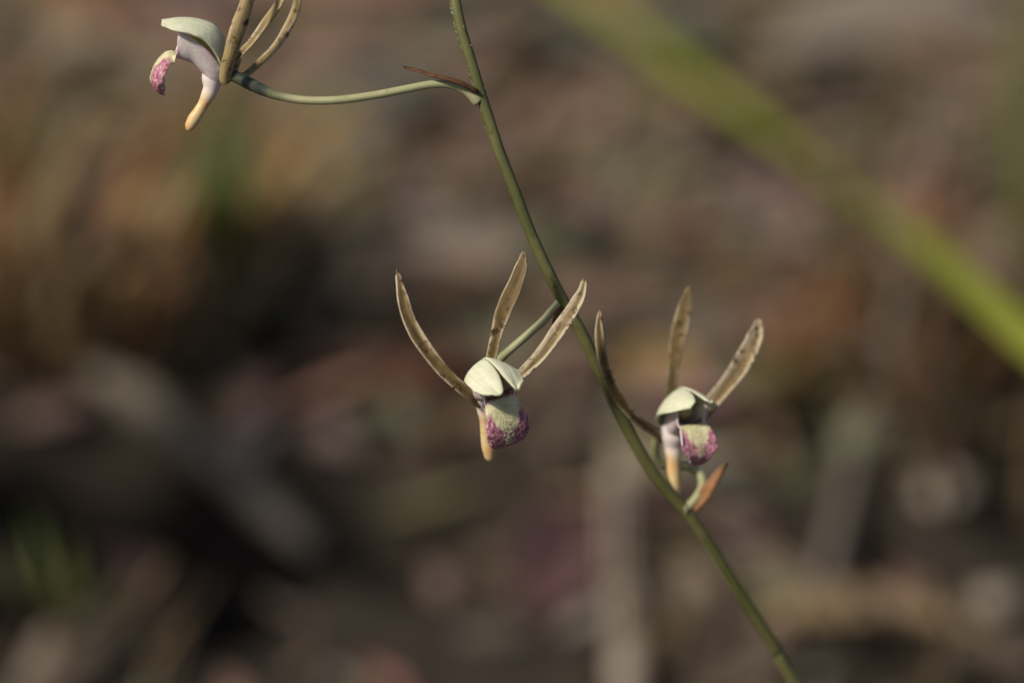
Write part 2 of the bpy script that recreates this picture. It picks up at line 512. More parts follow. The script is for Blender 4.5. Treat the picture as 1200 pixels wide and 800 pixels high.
def on(px, py, r): return G(px, py, r)
stick('fallen_stick', [Gflat(40, 385, .006), Gflat(150, 458, .006), Gflat(250, 540, .005), Gflat(320, 602, .001), Gflat(365, 640, -.006)], .0036, .0030, M['grey'],
      'weathered grey stick lying across the dark bare hollow', knots=(.3, .72))
stick('fallen_stick', [on(722, 545, .006), on(726, 640, .006), on(735, 740, .006), on(738, 900, .006)], .0024, .0036, M['pale'],
      'pale barkless stick lying end-on beside the orchid stem', knots=(.55,))
stick('fallen_stick', [on(955, 730, .004), on(985, 600, .006), on(1040, 380, .010), on(1075, 230, .012), on(1100, 90, .010)], .0019, .0014, M['taupe'],
      'long thin tan stick slanting away behind the lowest flower', knots=(.4, .8))
stick('fallen_stick', [on(880, 655, .004), on(960, 690, .005), on(1060, 735, .005), on(1220, 780, .004)], .0036, .0028, M['brown'],
      'short brown stick lying across the foot of the tan stick')
stick('fallen_stick', [on(-40, 850, .004), on(60, 810, .005), on(150, 745, .005), on(200, 700, .004)], .0045, .003, M['brown'],
      'dark brown stick end beside the curled pink leaf')

def leaf(px, py, ang, L, Wd, mat, label, bend=.15, curl=.4, tilt=(0, 0), lift=.004, group=None, name='fallen_leaf'):
    c0 = G(px, py)
    g = leaf_grid(c0, R(ang), L, Wd, bend, curl, (R(tilt[0]), R(tilt[1])), 16, 9, lift, .06)
    v, f, u = shell(g, .0004)
    o = mk(name, v, f, mat, origin=c0, uvs=u)
    tag(o, label, 'leaf', group)
    # midrib and stalk
    mid = [r_[4]+Vector((0, 0, .0003)) for r_ in g]
    st = [mid[0]+(mid[0]-mid[1])*1.6+Vector((0, 0, -.001)), mid[0]]+mid[1:-1]
    v, f, u = tube(st, lambda t: .0008*(1-.7*t), 6)
    mk('midrib', v, f, mat, o, uvs=u)
    return o
leaf(455, 4, 12, .090, .036, M['pink'], 'pinkish red fallen leaf at the back of the clearing', tilt=(28, 0), lift=.010)
leaf(590, 70, 155, .075, .022, M['greygreen'], 'grey-green fallen leaf close behind the upper orchid stem', tilt=(15, 0))
leaf(430, 150, 30, .060, .022, M['greygreen'], 'grey-green fallen leaf under the arching flower stalk', tilt=(12, 0))
leaf(795, 75, 160, .060, .024, M['greygreen'], 'grey-green fallen leaf half under the broad green blade', tilt=(12, 0))
leaf(1060, 60, 10, .080, .030, M['taupe'], 'large pale taupe leaf flat on the ground past the tan stick', tilt=(14, 0))
leaf(960, 60, 60, .060, .022, M['brown'], 'mid brown leaf between green blade and tan stick', tilt=(10, 0))
leaf(900, 372, 165, .050, .020, M['rust'], 'rusty orange-brown leaf behind the lowest flower', tilt=(25, 0))
leaf(985, 425, 40, .046, .018, M['rust'], 'rust-brown curled leaf touching the tan stick', tilt=(20, 0), curl=.8)
leaf(1050, 268, 120, .052, .020, M['rust'], 'reddish brown leaf beneath the broad green blade', tilt=(20, 0))
leaf(925, 482, 8, .036, .016, M['olive'], 'olive green fallen leaf beside the lowest flower', tilt=(20, 0))
leaf(815, 640, 150, .034, .018, M['purple'], 'dull purple-red leaf lying right beside the lower orchid stem', tilt=(25, 0))
leaf(655, 688, 70, .038, .020, M['purple'], 'dull purple-red leaf next to the pale barkless stick', tilt=(22, 0))
leaf(132, 690, 125, .026, .016, M['pink'], 'curled pink-brown leaf at the edge of the dark hollow', tilt=(30, 0), curl=.7)
leaf(105, 790, 30, .026, .015, M['pale'], 'small pale leaf in front of the curled pink-brown leaf', tilt=(25, 0))
leaf(655, 500, 80, .036, .020, M['brown'], 'brown leaf on the ground under the middle flower', tilt=(22, 0))
leaf(450, 410, 165, .040, .018, M['brown'], 'brown leaf at the far rim of the dark hollow', tilt=(20, 0))
leaf(520, 325, 20, .055, .024, M['pale'], 'pale taupe leaf behind the middle flower', tilt=(18, 0))
leaf(1020, 770, 170, .045, .020, M['tan'], 'tan leaf in front of the short brown stick', tilt=(18, 0))
leaf(870, 780, 60, .034, .018, M['brown'], 'brown leaf on bare soil under the lower orchid stem', tilt=(15, 0))
leaf(785, 200, 40, .050, .022, M['brown'], 'dark brown leaf between orchid stem and broad green blade', tilt=(12, 0))

def pebble(px, py, r, mat, label, name='pebble'):
    c0 = G(px, py); v = []; f = []; nu, nv = 14, 9
    for i in range(nv+1):
        th = math.pi*i/nv
        for j in range(nu):
            ph = 2*math.pi*j/nu
            d = Vector((math.sin(th)*math.cos(ph), math.sin(th)*math.sin(ph)*.8, math.cos(th)*.7))
            v.append(c0+Vector((0, 0, r*.5))+d*r*(1+.35*mnoise.noise(d*1.7+Vector((px, py, 0)))))
    for i in range(nv):
        for j in range(nu):
            f.append((i*nu+j, (i+1)*nu+j, (i+1)*nu+(j+1) % nu, i*nu+(j+1) % nu))
    return tag(mk(name, v, f, mat, origin=c0), label, 'pebble')
pebble(1105, 588, .0058, M['stone'], 'larger warm pale pebble next to the long tan stick')
pebble(1165, 716, .0046, M['stone'], 'smaller pale pebble in front of the short brown stick')
pebble(795, 706, .0040, M['stone'], 'small pebble between pale stick and lower orchid stem')

# ------------------------------------------------------------------ stump added out of view to shade the hollow
k = NT('bark'); tc = k.new('ShaderNodeTexCoord')
mp = k.new('ShaderNodeMapping'); mp.inputs['Scale'].default_value = (1.0, 1.0, .18); k.l.new(tc.outputs['Object'], mp.inputs[0])
n1 = k.noise(mp.outputs[0], 130, 6, .65, .8); n2 = k.noise(mp.outputs[0], 30, 4); n3 = k.noise(tc.outputs['Object'], 500, 4)
c = k.mix(k.smooth(n1, .38, .62), (.035, .028, .022), (.135, .115, .095))
c = k.mix(k.smooth(n2, .5, .7, 0, .6), c, (.19, .165, .135))
c = k.mix(k.smooth(n3, .6, .72, 0, .5), c, (.08, .085, .055))
bark_m = k.finish(c, .9, bump=k.math('ADD', n1, k.math('MULTIPLY', n3, .3)), bstr=1.0, bdist=.004, spec=.15)
def stump(x, y, r, h):
    b = Vector((x, y, gz(x, y)-.02)); rings = 30; seg = 110; v = []; f = []
    for i in range(rings):
        t = i/(rings-1)
        for j in range(seg):
            a = 2*math.pi*j/seg
            d = Vector((math.cos(a), math.sin(a), 0))
            rr = r*(1.0-.16*t+.5*math.exp(-t*9)*(1+.6*math.cos(5*a+1)))
            rr *= 1+.05*mnoise.noise(Vector((d.x*2, d.y*2, t*1.5)))+.08*mnoise.noise(Vector((d.x*9, d.y*9, t*3.2)))+.05*mnoise.noise(Vector((d.x*22, d.y*22, t*5)))
            top = 1+.12*mnoise.noise(Vector((d.x*2.2, d.y*2.2, 7)))
            v.append(b+d*rr+Vector((0, 0, t*h*top)))
    for i in range(rings-1):
        for j in range(seg):
            k_ = (j+1) % seg
            f.append((i*seg+j, i*seg+k_, (i+1)*seg+k_, (i+1)*seg+j))
    bark = mk('shade_stump', v, f, bark_m, origin=b)
    tag(bark, 'rough-barked grey stump added out of view to shade the dark hollow', 'stump')
    cut = []; cf = []
    for q in range(1, 6):
        for j in range(seg):
            p = v[(rings-1)*seg+j]; c_ = b+Vector((0, 0, h))
            cut.append(c_.lerp(p, q/5.0)+Vector((0, 0, -.006*(1-q/5.0)+.002*mnoise.noise(Vector((j*.4, q*2., 0))))))
    cut.append(b+Vector((0, 0, h-.006)))
    for q in range(4):
        for j in range(seg):
            k_ = (j+1) % seg
            cf.append((q*seg+j, (q+1)*seg+j, (q+1)*seg+k_, q*seg+k_))
    for j in range(seg): cf.append((len(cut)-1, j, (j+1) % seg))
    mk('cut_top', cut, cf, M['taupe'], bark)
stump(-.196, .430, .034, .190)

# ------------------------------------------------------------------ grass
def blade_mesh(pts, width, face, n=22, m=5, chan=.35, prof=None):
    c_ = catmull(pts, n); g = []
    for i, p in enumerate(c_):
        t = i/(n-1)
        tan = (c_[min(i+1, n-1)]-c_[max(i-1, 0)]).normalized()
        side = tan.cross(face).normalized(); nn = side.cross(tan).normalized()
        w = width*(lerp_list(prof, t) if prof else min(1, .55+t*2)*max(.03, (1-t**3)))
        g.append([p+side*(w*.5*s)+nn*(w*.5*chan*s*s) for s in [j/(m-1)*2-1 for j in range(m)]])
    return shell(g, .0003)
def tuft(base, blades, label, name='grass_tuft', group=None):
    e_ = empty(name, base); tag(e_, label, 'grass', group)
    for bl_ in blades:
        pts, w, mat, fc = bl_[:4]
        v, f, u = blade_mesh(pts, w, fc, prof=bl_[4] if len(bl_) > 4 else None, n=40 if len(bl_) > 4 else 14)
        mk('blade', v, f, mat, e_, uvs=u)
    return e_
TOCAM = -FWD
# broad green blade arching across the upper right
b0 = Vector((.185, .415, 0)); b0.z = gz(b0.x, b0.y)
tuft(b0, [([b0-Vector((0, 0, .004)), PD(1640, 760, .415), PD(1480, 625, .418), PD(1330, 502, .425), PD(1200, 396, .445), PD(1085, 294, .50), PD(960, 200, .61), PD(830, 105, .70), PD(690, 0, .78), PD(600, -60, .81), PD(500, -85, .83)], .0058, M['green'], (TOCAM+Vector((.0, 0, .25))).normalized(), [(0, .6), (.3, 1), (.50, 1), (.565, .30), (.60, .30), (.66, .85), (.8, .80), (1, .08)]),
          ([b0, Vector((.27, .44, .07)), Vector((.31, .50, .13)), Vector((.37, .55, .13))], .007, M['green'], TOCAM),
          ([b0, Vector((.30, .42, .06)), Vector((.34, .40, .12)), Vector((.40, .38, .10))], .006, M['dkgreen'], TOCAM)],
     'broad bright green grass blade arching over the litter')
b1 = G(1215, 470)
tuft(b1, [([b1-Vector((0, 0, .004)), PD(1205, 380, .64), PD(1195, 250, .63), PD(1188, 120, .63), PD(1195, 10, .64), PD(1215, -60, .66)], .0062, M['dkgreen'], TOCAM),
          ([b1, PD(1240, 360, .63), PD(1275, 220, .62), PD(1330, 110, .63)], .005, M['dkgreen'], TOCAM),
          ([b1, PD(1150, 400, .62), PD(1075, 330, .60), PD(1010, 300, .60)], .0045, M['rust'], TOCAM)],
     'dull green grass tuft with one rusty blade')
# dry brown tussock on the left
def rnd_blades(bpx, bpy, spec):
    out = []
    for (x0, x1, y1, x2, y2, dd, w, mt) in spec:
        b = G(bpx+x0, bpy)
        d1 = (b-CAM).dot(FWD)
        out.append(([b-Vector((0, 0, .004)), PD(bpx+x0*1.1+(x1-bpx-x0)*.55, bpy+(y1-bpy)*.5, d1-dd*.5), PD(x1, y1, d1-dd), PD(x2, y2, d1-dd*.7)], w, M[mt], TOCAM))
    return b, out
bb, sp = rnd_blades(110, 440, [(-60, 40, 260, 120, 90, .05, .0055, 'tan'), (-30, 130, 250, 210, 110, .06, .0065, 'rust'), (0, 190, 250, 250, 150, .06, .0055, 'tan'),
     (30, 175, 330, 235, 230, .05, .006, 'rust'), (60, 235, 330, 290, 240, .04, .006, 'tan'), (-80, -10, 280, 20, 150, .05, .006, 'rust'),
     (10, 110, 300, 120, 180, .06, .005, 'brown'), (80, 290, 360, 350, 270, .03, .005, 'brown'), (-100, -40, 330, -60, 200, .05, .005, 'tan'), (20, 90, 200, 80, 60, .04, .004, 'brown')])
tuft(G(110, 440), sp, 'dry rusty tan grass tussock leaning beside the topmost flower')
bb, sp = rnd_blades(270, 400, [(0, 255, 200, 285, 20, .07, .0055, 'dkgreen'), (15, 285, 230, 310, 90, .07, .005, 'dkgreen'), (-10, 235, 240, 225, 130, .07, .0045, 'dkgreen'), (20, 345, 240, 400, 130, .03, .004, 'olive')])
tuft(G(270, 400), sp, 'small upright green grass tuft behind the topmost flower')
bb, sp = rnd_blades(15, 270, [(0, 25, 160, 50, 20, .04, .0055, 'dkgreen'), (15, 55, 170, 95, 40, .03, .0055, 'olive'), (-20, -20, 150, -50, 30, .03, .005, 'dkgreen')])
tuft(G(15, 270), sp, 'olive green grass tuft standing behind the dry tussock')
bb, sp = rnd_blades(70, 760, [(0, 55, 680, 35, 590, .02, .0028, 'dkgreen'), (15, 85, 690, 80, 620, .02, .0022, 'dkgreen'), (-20, 20, 690, -10, 620, .02, .0022, 'olive')])
tuft(G(70, 760), sp, 'low dark green grass sprout in front of the grey stick')
bb, sp = rnd_blades(1090, 470, [(0, 1050, 330, 1010, 200, .04, .0045, 'tan'), (15, 1085, 300, 1070, 180, .04, .0045, 'rust'), (-20, 1000, 390, 940, 330, .03, .005, 'rust'), (30, 1130, 340, 1150, 220, .04, .0045, 'brown'), (5, 1030, 420, 960, 400, .02, .0045, 'brown'), (40, 1150, 420, 1190, 360, .03, .0045, 'rust')])
tuft(G(1090, 470), sp, 'dry rusty grass tuft under the bright green blade')
# thin dry strands, one tuft after the other
def strands(px0, py0, spread, count, lean, ysp, hpx, wid, mats, label, depth_in=.05, seed=0):
    rn = random.Random(seed); out = []
    for _ in range(count):
        bx = px0+rn.uniform(-spread, spread); by = py0+rn.uniform(-ysp, ysp)
        b = G(bx, by); d1 = (b-CAM).dot(FWD); h = hpx*rn.uniform(.5, 1.1); ln = lean+rn.gauss(0, .28); cv = rn.uniform(-.2, .45)
        q = [b-Vector((0, 0, .004))]
        for t in (.33, .66, 1.0):
            q.append(PD(bx+h*t*(ln+cv*t), by-h*t*(1-.12*t), d1-depth_in*t*rn.uniform(.7, 1.1)))
        out.append((q, rn.uniform(*wid), M[rn.choice(mats)], (TOCAM+Vector((rn.gauss(0, .5), 0, rn.gauss(0, .3)))).normalized()))
    return tuft(G(px0, py0), out, label)
strands(100, 410, 150, 60, .42, 45, 330, (.0014, .0040), ['gold', 'tan', 'gold', 'rust', 'brown'], 'tall golden dry grass tuft leaning beside the dry tussock', seed=1)
strands(150, 335, 150, 44, .38, 40, 270, (.0014, .0038), ['gold', 'tan', 'gold', 'rust'], 'golden brown dry grass tuft right behind the topmost flower', seed=12)
strands(330, 330, 90, 14, .35, 30, 200, (.0010, .0028), ['tan', 'rust', 'brown', 'olive'], 'thin brown grass tuft between green tuft and orchid', seed=2)
strands(1130, 560, 90, 26, -.10, 60, 330, (.0010, .0030), ['tan', 'rust', 'brown', 'pale', 'gold'], 'tall tangled dry grass tuft beside the larger pale pebble', seed=3)
strands(980, 470, 90, 18, .45, 40, 230, (.0010, .0028), ['rust', 'tan', 'rust', 'brown'], 'rusty dry grass tuft just behind the lowest flower', seed=4)
strands(1090, 250, 110, 16, .25, 40, 210, (.0012, .0030), ['tan', 'pale', 'brown', 'dkgreen'], 'wispy pale grass tuft beyond the broad green blade', seed=5)
strands(735, 760, 60, 12, .05, 40, 190, (.0008, .0022), ['pale', 'tan', 'brown'], 'short pale grass tuft around the barkless stick', seed=6, depth_in=.03)
strands(110, 800, 90, 12, .30, 30, 170, (.0010, .0026), ['brown', 'tan', 'dkgreen'], 'short brown grass tuft near the curled pink-brown leaf', seed=7, depth_in=.03)
strands(1010, 800, 130, 16, -.25, 40, 160, (.0008, .0024), ['tan', 'brown', 'pale'], 'sparse dry grass tuft near the short brown stick', seed=8, depth_in=.03)
strands(620, 260, 140, 14, -.2, 60, 150, (.0010, .0026), ['brown', 'tan', 'greygreen'], 'low dull grass tuft behind the middle of the orchid stem', seed=9, depth_in=.02)
# tufts beyond the frame
for q, (x, y, lab) in enumerate([(-.62, .75, 'dry tan grass tuft standing alone beyond the tussock'), (.70, .95, 'dry tan grass tuft standing alone beyond the green grass')]):
    b = Vector((x, y, gz(x, y))); bl = []
    for i in range(14):
        a = random.uniform(0, 6.28); r = random.uniform(.03, .12); h = random.uniform(.08, .2)
        d = Vector((math.cos(a), math.sin(a), 0))
        bl.append(([b+d*.006-Vector((0, 0, .003)), b+d*r*.35+Vector((0, 0, h*.6)), b+d*r+Vector((0, 0, h))], random.uniform(.003, .006), M[random.choice(['tan', 'rust', 'brown', 'olive'])], TOCAM))
    tuft(b, bl, lab)

# ------------------------------------------------------------------ the orchid
MM = .001
stem_px = [(533, 0, 0), (541, 36, 0), (552.5, 74, -.2), (562.6, 108, -.5), (572.7, 139.5, -.8), (585, 177, -1.14), (602, 221, -1.71), (620.6, 270, -2.48),
           (639, 311, -3.43), (656, 345, -4.38), (677, 382, -5.51), (694, 416, -6.46), (714, 457, -7.79), (737, 506, -9.50), (760, 545, -11.03), (782.5, 575, -12.35),
           (809, 605, -13.88), (835, 643, -15.67), (861, 684, -17.57), (887.6, 725, -19.48), (910, 763, -21.38), (929, 796, -22.80)]
sp = [P(*q) for q in stem_px]
last = sp[-1]; dlast = (sp[-1]-sp[-3]).normalized()
base = Vector((last.x+.030, last.y+.028, 0)); base.z = gz(base.x, base.y)
low = [last+dlast*.03, Vector((base.x-.003, base.y-.003, base.z+.05)), Vector((base.x, base.y, base.z+.015)), base-Vector((0, 0, .006))]
top = [P(513, -110, -1.5), P(520, -60, -.5)]
plant = empty('orchid_plant', base)
tag(plant, 'slender green-stemmed orchid with three cream and purple flowers', 'orchid')
spine = catmull(top+sp+low, 150)
v, f, u = tube(spine, lambda t: (.00052+.00016*t) if t > .03 else .00052, 18, ridges=5, ridge=.04, rough=.05)
stem = mk('stem', v, f, M['stem'], plant, uvs=u)
# short pale hairs and scales on the stem
V = []; F = []
for _ in range(130):
    i = int(random.triangular(8, 60, 12)); p = spine[i].lerp(spine[i+1], random.random())
    t = (spine[i+1]-spine[i]).normalized()
    a = random.choice([random.gauss(math.pi, .35), random.gauss(math.pi, .35), random.gauss(0, .5)])
    n_ = (camdir(math.cos(a), 0, math.sin(a))); n_ = (n_-t*n_.dot(t)).normalized(); s_ = t.cross(n_)
    h = random.uniform(.00003, .00014); w = random.uniform(.00002, .00007)
    b = p+n_*.00050; o = len(V)
    V += [b+t*w*1.6, b-t*w*1.6+s_*w, b-t*w*1.6-s_*w, b+n_*(h+.00004)+t*random.uniform(-.0002, .0002)]
    F += [(o, o+1, o+3), (o+1, o+2, o+3), (o+2, o, o+3)]
tag(mk('fuzz', V, F, M['fuzz'], plant), kind='stuff')
# buds at the tip of the stem
for q, (dx, dy, tt) in enumerate([(-1, .3, 2), (1, .2, 5), (-.3, 1, 0)]):
    b = spine[tt]; dr = camdir(dx, dy+.5, .4).normalized()
    pts = catmull([b, b+dr*.003, b+dr*.006, b+dr*.010], 12)
    v, f, u = tube(pts, lambda t: .0004+.0011*math.exp(-((t-.72)/.22)**2)-(.0009*max(0, (t-.9)/.1)), 10)
    mk('bud', v, f, M['pedicel'], plant, uvs=u)

def sepal(parent, pts, width, face, mat, chan=.45, prof=None, thick=.00032, twist=0.0, n=36, m=11, seed=0):
    c_ = catmull([P(*q) for q in pts], n)
    face = camdir(*face).normalized(); g = []
    prof = prof or [(0, .52), (.10, .70), (.25, .80), (.6, 1.0), (.8, .85), (.93, .45), (1, .06)]
    for i, p in enumerate(c_):
        t = i/(n-1)
        tan = (c_[min(i+1, n-1)]-c_[max(i-1, 0)]).normalized()
        fc = Matrix.Rotation(twist*t, 3, tan) @ face
        side = tan.cross(fc).normalized(); nn = side.cross(tan).normalized()
        w = width*MM/12*lerp_list(prof, t)
        w1 = w*(1+.06*mnoise.noise(Vector((t*9, seed, 0)))); w2 = w*(1+.06*mnoise.noise(Vector((t*9, seed, 5))))
        row = []
        for j in range(m):
            s = j/(m-1)*2-1
            ww = w1 if s < 0 else w2
            row.append(p+side*(ww*.5*s)+nn*(w*.5*chan*(abs(s)**1.7)*(1+.15*mnoise.noise(Vector((t*7, s, seed+9))))))
        g.append(row)
    v, f, u = shell(g, lambda a, b: thick*(.45+.55*math.sin(math.pi*b)))
    return mk('sepal', v, f, mat, parent, uvs=u)

def frame(yaw, pitch, roll):
    return Matrix.Rotation(R(roll), 3, 'Z') @ Matrix.Rotation(R(pitch), 3, 'X') @ Matrix.Rotation(R(yaw), 3, 'Y')

def build_flower(origin_px, yaw, pitch, roll, label, scale=1.0, seed=0, gape=0.0, lip_w=1.0, flare=1.0, spur_tip=(3.85, -5.2), lip_drop=0.0, recurve=1.0, tip_w=1.0, near_flare=1.0, spur_r=1.0, hood_drop=0.0, funnel=1.0, neck=0.0):
    O = P(*origin_px); Mx = frame(yaw, pitch, roll)
    def L(f, u, w):                # flower frame in mm: forward, up, sideways -> world
        q = Mx @ Vector((w, u, f))*scale
        return O+camdir(q.x, q.y, q.z)*MM
    # column (the flower's own mesh), with the anther cap at its end
    cpts = catmull([L(.2, .3, 0), L(.6, .9, 0), L(1.3, 2.0, 0), L(2.3, 3.1, 0), L(3.4, 3.7, 0), L(3.9, 3.65, 0)], 22)
    v, f, u = tube(cpts, lambda t: scale*MM*lerp_list([(0, .45), (.3, .55), (.7, .62), (.88, .75), (.97, .5), (1, .2)], t), 14)
    fl = mk('flower', v, f, M['column'], plant, origin=O, uvs=u)
    fl['label'] = label
    # hood petals
    up = [(.3, .1), (.1, 2.0), (.5, 3.8), (1.5, 5.15), (3.3, 5.75), (5.0, 5.85), (6.4, 5.65)]
    lo = [(.5, .0), (.9, 1.5), (2.0, 3.45), (3.3, 4.4), (4.6, 4.85), (5.8, 5.15), (6.7, 5.4)]
    wl = [.35, 1.5, 2.35, 2.75, 2.75, 2.2, 1.25]
    wi = [0, 0, 0, .0, .05, .20, .55]
    for sd in (-1, 1):
        U_ = catmull([Vector((a, b+gape*a/6, 0)) for a, b in up], 30)
        Lo = catmull([Vector((a, b+gape*a/6-hood_drop*hd, 0)) for (a, b), hd in zip(lo, (0, .3, .9, 1, .8, .4, .1))], 30)
        W_ = catmull([Vector((x*flare*(near_flare if sd > 0 else 1), y, 0)) for x, y in zip(wl, wi)], 30)
        g = []
        for i in range(30):
            t = i/29; row = []
            for j in range(14):
                s = j/13
                wv = W_[i].y+(W_[i].x-W_[i].y)*(.55*s+.45*math.sin(s*math.pi*.5))
                h = .45*s+.55*(1-math.cos(s*math.pi*.5))
                rip = .42*mnoise.noise(Vector((t*2.6+seed, s*2.0, sd*3.3)))*s*t+.12*math.sin(s*6+t*5+seed)*s*t
                rip += .22*max(0, (s-.7)/.3)**2*t
                wv += s**6*.22*mnoise.noise(Vector((t*17+seed, sd*2.2, 1.7)))
                crease = -.04*math.exp(-((s-.45)/.10)**2)*t
                f_ = U_[i].x+(Lo[i].x-U_[i].x)*h-.5*max(0, t-.8)/.2*(2*abs(s-.35))**2*.5
                u_ = U_[i].y+(Lo[i].y-U_[i].y)*h
                off = .12*(1-s)*(1 if sd > 0 else 0)
                row.append(L(f_, u_+rip+off+crease, sd*(wv+.02)))
            g.append(row)
        v, f, u = shell(g, .00020*scale)
        mk('petal', v, f, M['petal'], fl, uvs=u)
    # lip: trough with upright side lobes, then the mid lobe curling forward and down
    d = lip_drop
    sec = [  # bottom f,u ; edge f,u ; half width ; edge power
        (.7, -.4, .7, .9, .75, 2.0), (1.6, -.6, 1.7, 2.4, 1.28, 2.2), (2.6, .6, 2.7, 3.5, 1.55, 2.4), (3.5, 1.55, 3.8, 4.4, 1.75, 2.6),
        (4.3, 1.95+neck*.7, 4.8, 4.75, 1.85, 3.0), (5.0, 2.2+neck*.75, 5.05, 3.25, 1.72, 2.6), (5.6, 2.55+neck*.35-d*.2, 5.3, 1.85-d*.1, 1.75, 2.4), (6.2, 2.45-d*.4, 5.7, 1.75-d*.3, 1.95, 2.2),
        (6.9, 1.75-d*.6, 6.1, 1.0-d*.6, 2.15, 2.2), (7.4, .9-d*.8, 6.4, .35-d*.8, 2.20, 2.2), (7.6, .0-d, 6.6, -.3-d, 1.95, 2.2), (7.35, -.8-d, 6.6, -.9-d, 1.35, 2.2), (6.8, -1.35-d, 6.5, -1.35-d, .55, 2.0)]
    sec = [x if q < 6 else (x[0], x[1], x[0]+(x[2]-x[0])*recurve, x[1]+(x[3]-x[1])*recurve, x[4]*(tip_w if q > 9 else 1), x[5]) for q, x in enumerate(sec)]
    NS = 72
    bt = catmull([Vector((a[0], a[1], 0)) for a in sec], NS); et = catmull([Vector((a[2], a[3], 0)) for a in sec], NS)
    wt = catmull([Vector((a[4]*lip_w, a[5], 0)) for a in sec], NS)
    g = []
    for i in range(NS):
        t = i/(NS-1); row = []
        for j in range(37):
            s = j/36*2-1; q = abs(s)**wt[i].y
            wv = wt[i].x*math.sin(abs(s)*math.pi*.5)*(1 if s > 0 else -1)
            fr = max(0, t-.45)*1.7*(.50*mnoise.noise(Vector((t*16, s*2.5, seed+2)))+.30*mnoise.noise(Vector((t*45, s*14, seed+3))))*abs(s)**3
            bump = .05*mnoise.noise(Vector((t*30, s*9, seed+7)))*max(0, min(1, (t-.45)*6))
            row.append(L(bt[i].x+(et[i].x-bt[i].x)*q+fr+bump, bt[i].y+(et[i].y-bt[i].y)*q+fr*.6+bump, wv*(1+fr*.25)))
        g.append(row)
    v, f, u = shell(g, .00022*scale)
    u = [(a+(2.0 if q >= len(u)//2 else 0.0), b) for q, (a, b) in enumerate(u)]      # outer face: u runs from 2 to 3
    mk('lip', v, f, M['lip'], fl, uvs=u)
    # hairy callus on the mid lobe
    V = []; F = []; rnd = random.Random(seed+11)
    for _ in range(1500):
        t = rnd.uniform(.44, .84); s = rnd.gauss(0, .15)*(1.2-max(0, t-.5)*2.6)
        if abs(s) > .6: continue
        i = min(NS-2, int(t*(NS-1))); j = min(35, int((s+1)*18))
        p = g[i][j].lerp(g[i+1][j+1], rnd.random())
        a = g[i+1][j]-g[i][j]; b = g[i][j+1]-g[i][j]; nn = a.cross(b).normalized()
        if nn.dot(L(8, 6, 0)-O) < 0: nn = -nn
        h = rnd.uniform(.06, .24)*MM*scale; w = rnd.uniform(.022, .042)*MM*scale
        t1 = a.normalized(); t2 = nn.cross(t1)
        tip = p+nn*h+(t1*rnd.uniform(-.1, .2)+t2*rnd.uniform(-.12, .12))*MM*scale
        o = len(V); md = p.lerp(tip, .6)
        for c0, ww in ((p-nn*.03*MM, w), (md, w*.95)):
            for kx in range(5):
                an = kx*2*math.pi/5
                V.append(c0+t1*(ww*math.cos(an))+t2*(ww*math.sin(an)))
        V.append(tip)
        for kx in range(5):
            k2 = (kx+1) % 5
            F += [(o+kx, o+k2, o+5+k2, o+5+kx), (o+5+kx, o+5+k2, o+10)]
    tag(mk('callus', V, F, M['callus'], fl), kind='stuff')
    # spur
    sx, sy = spur_tip
    spts = catmull([L(1.45, 1.5, 0), L(1.72, .3, 0), L(1.9, -.9, 0), L(2.0+(sx-2)*.18, -2.0, 0), L(2+(sx-2)*.48, -3.2+(sy+5.2)*.4, 0), L(2+(sx-2)*.82, -4.4+(sy+5.2)*.8, 0), L(sx, sy, 0)], 34)
    v, f, u = tube(spts, lambda t: (1+(spur_r-1)*max(0, min(1, t*3-.8)))*(1+(funnel-1)*max(0, 1-t*2.4))*scale*MM*lerp_list([(0, .8), (.08, 1.08), (.18, 1.12), (.40, .78), (.58, .58), (.78, .66), (.89, .54), (.95, .36), (.985, .18), (1, .05)], t), 18, ridges=2, ridge=.06, ref0=(L(0, 0, 1)-O).normalized(), lat=.84 if funnel == 1 else 1.0)
    mk('spur', v, f, M['spur'], fl, uvs=u)
    return fl, L

def stalk(parent, pts, r0, r1, r2, ov=.25, mat='pedicel_p'):
    c_ = catmull([P(*q) for q in pts], 60)
    v, f, u = tube(c_, lambda t: MM/12*lerp_list([(0, r0*.85), (ov*.45, r0), (ov, r1), (.9, r1), (.985, r2), (1, r2*.9)], t), 16, ridges=6, ridge=.05)
    return mk('stalk', v, f, M[mat], parent, uvs=u)

def bract(pts, w, face, chan=.6, mat='bract'):
    c_ = [P(*q) for q in pts]
    v, f, u = blade_mesh(c_, w*MM/12, camdir(*face).normalized(), 18, 7, chan, [(0, .8), (.3, 1), (.7, .6), (1, .05)])
    return mk('bract', v, f, M[mat], plant, uvs=u)

# flower in profile on the long arching stalk, upper left
f0, L0 = build_flower((270, 92, 0), -84, 13, 0, 'flower in profile on a long arching stalk', seed=1, spur_tip=(4.3, -5.1))
sepal(f0, [(266, 98, 2.0), (264, 90, 2.4), (268, 72, 2.8), (273, 54, 3), (280, 32, 3), (287, 12, 2.6), (294, -14, 2), (300, -48, 1.2)], 18, (.35, 0, 1), M['sepal_y'], chan=-.35, seed=1)
sepal(f0, [(276, 84, -.3), (283, 64, -.6), (296, 49, -.8), (312, 27, -1), (325, 9, -1), (337, -14, -1), (344, -42, -1)], 12, (-.6, .2, 1), M['sepal_y'], chan=.4, seed=2)
sepal(f0, [(278, 92, -1.5), (290, 87, -2.4), (307, 72, -3), (325, 54, -3.4), (339, 31, -3.6), (348, 9, -3.6), (350, -14, -3.2), (345, -46, -2.6)], 12.5, (-.4, .4, 1), M['sepal_y'], chan=.35, seed=3)
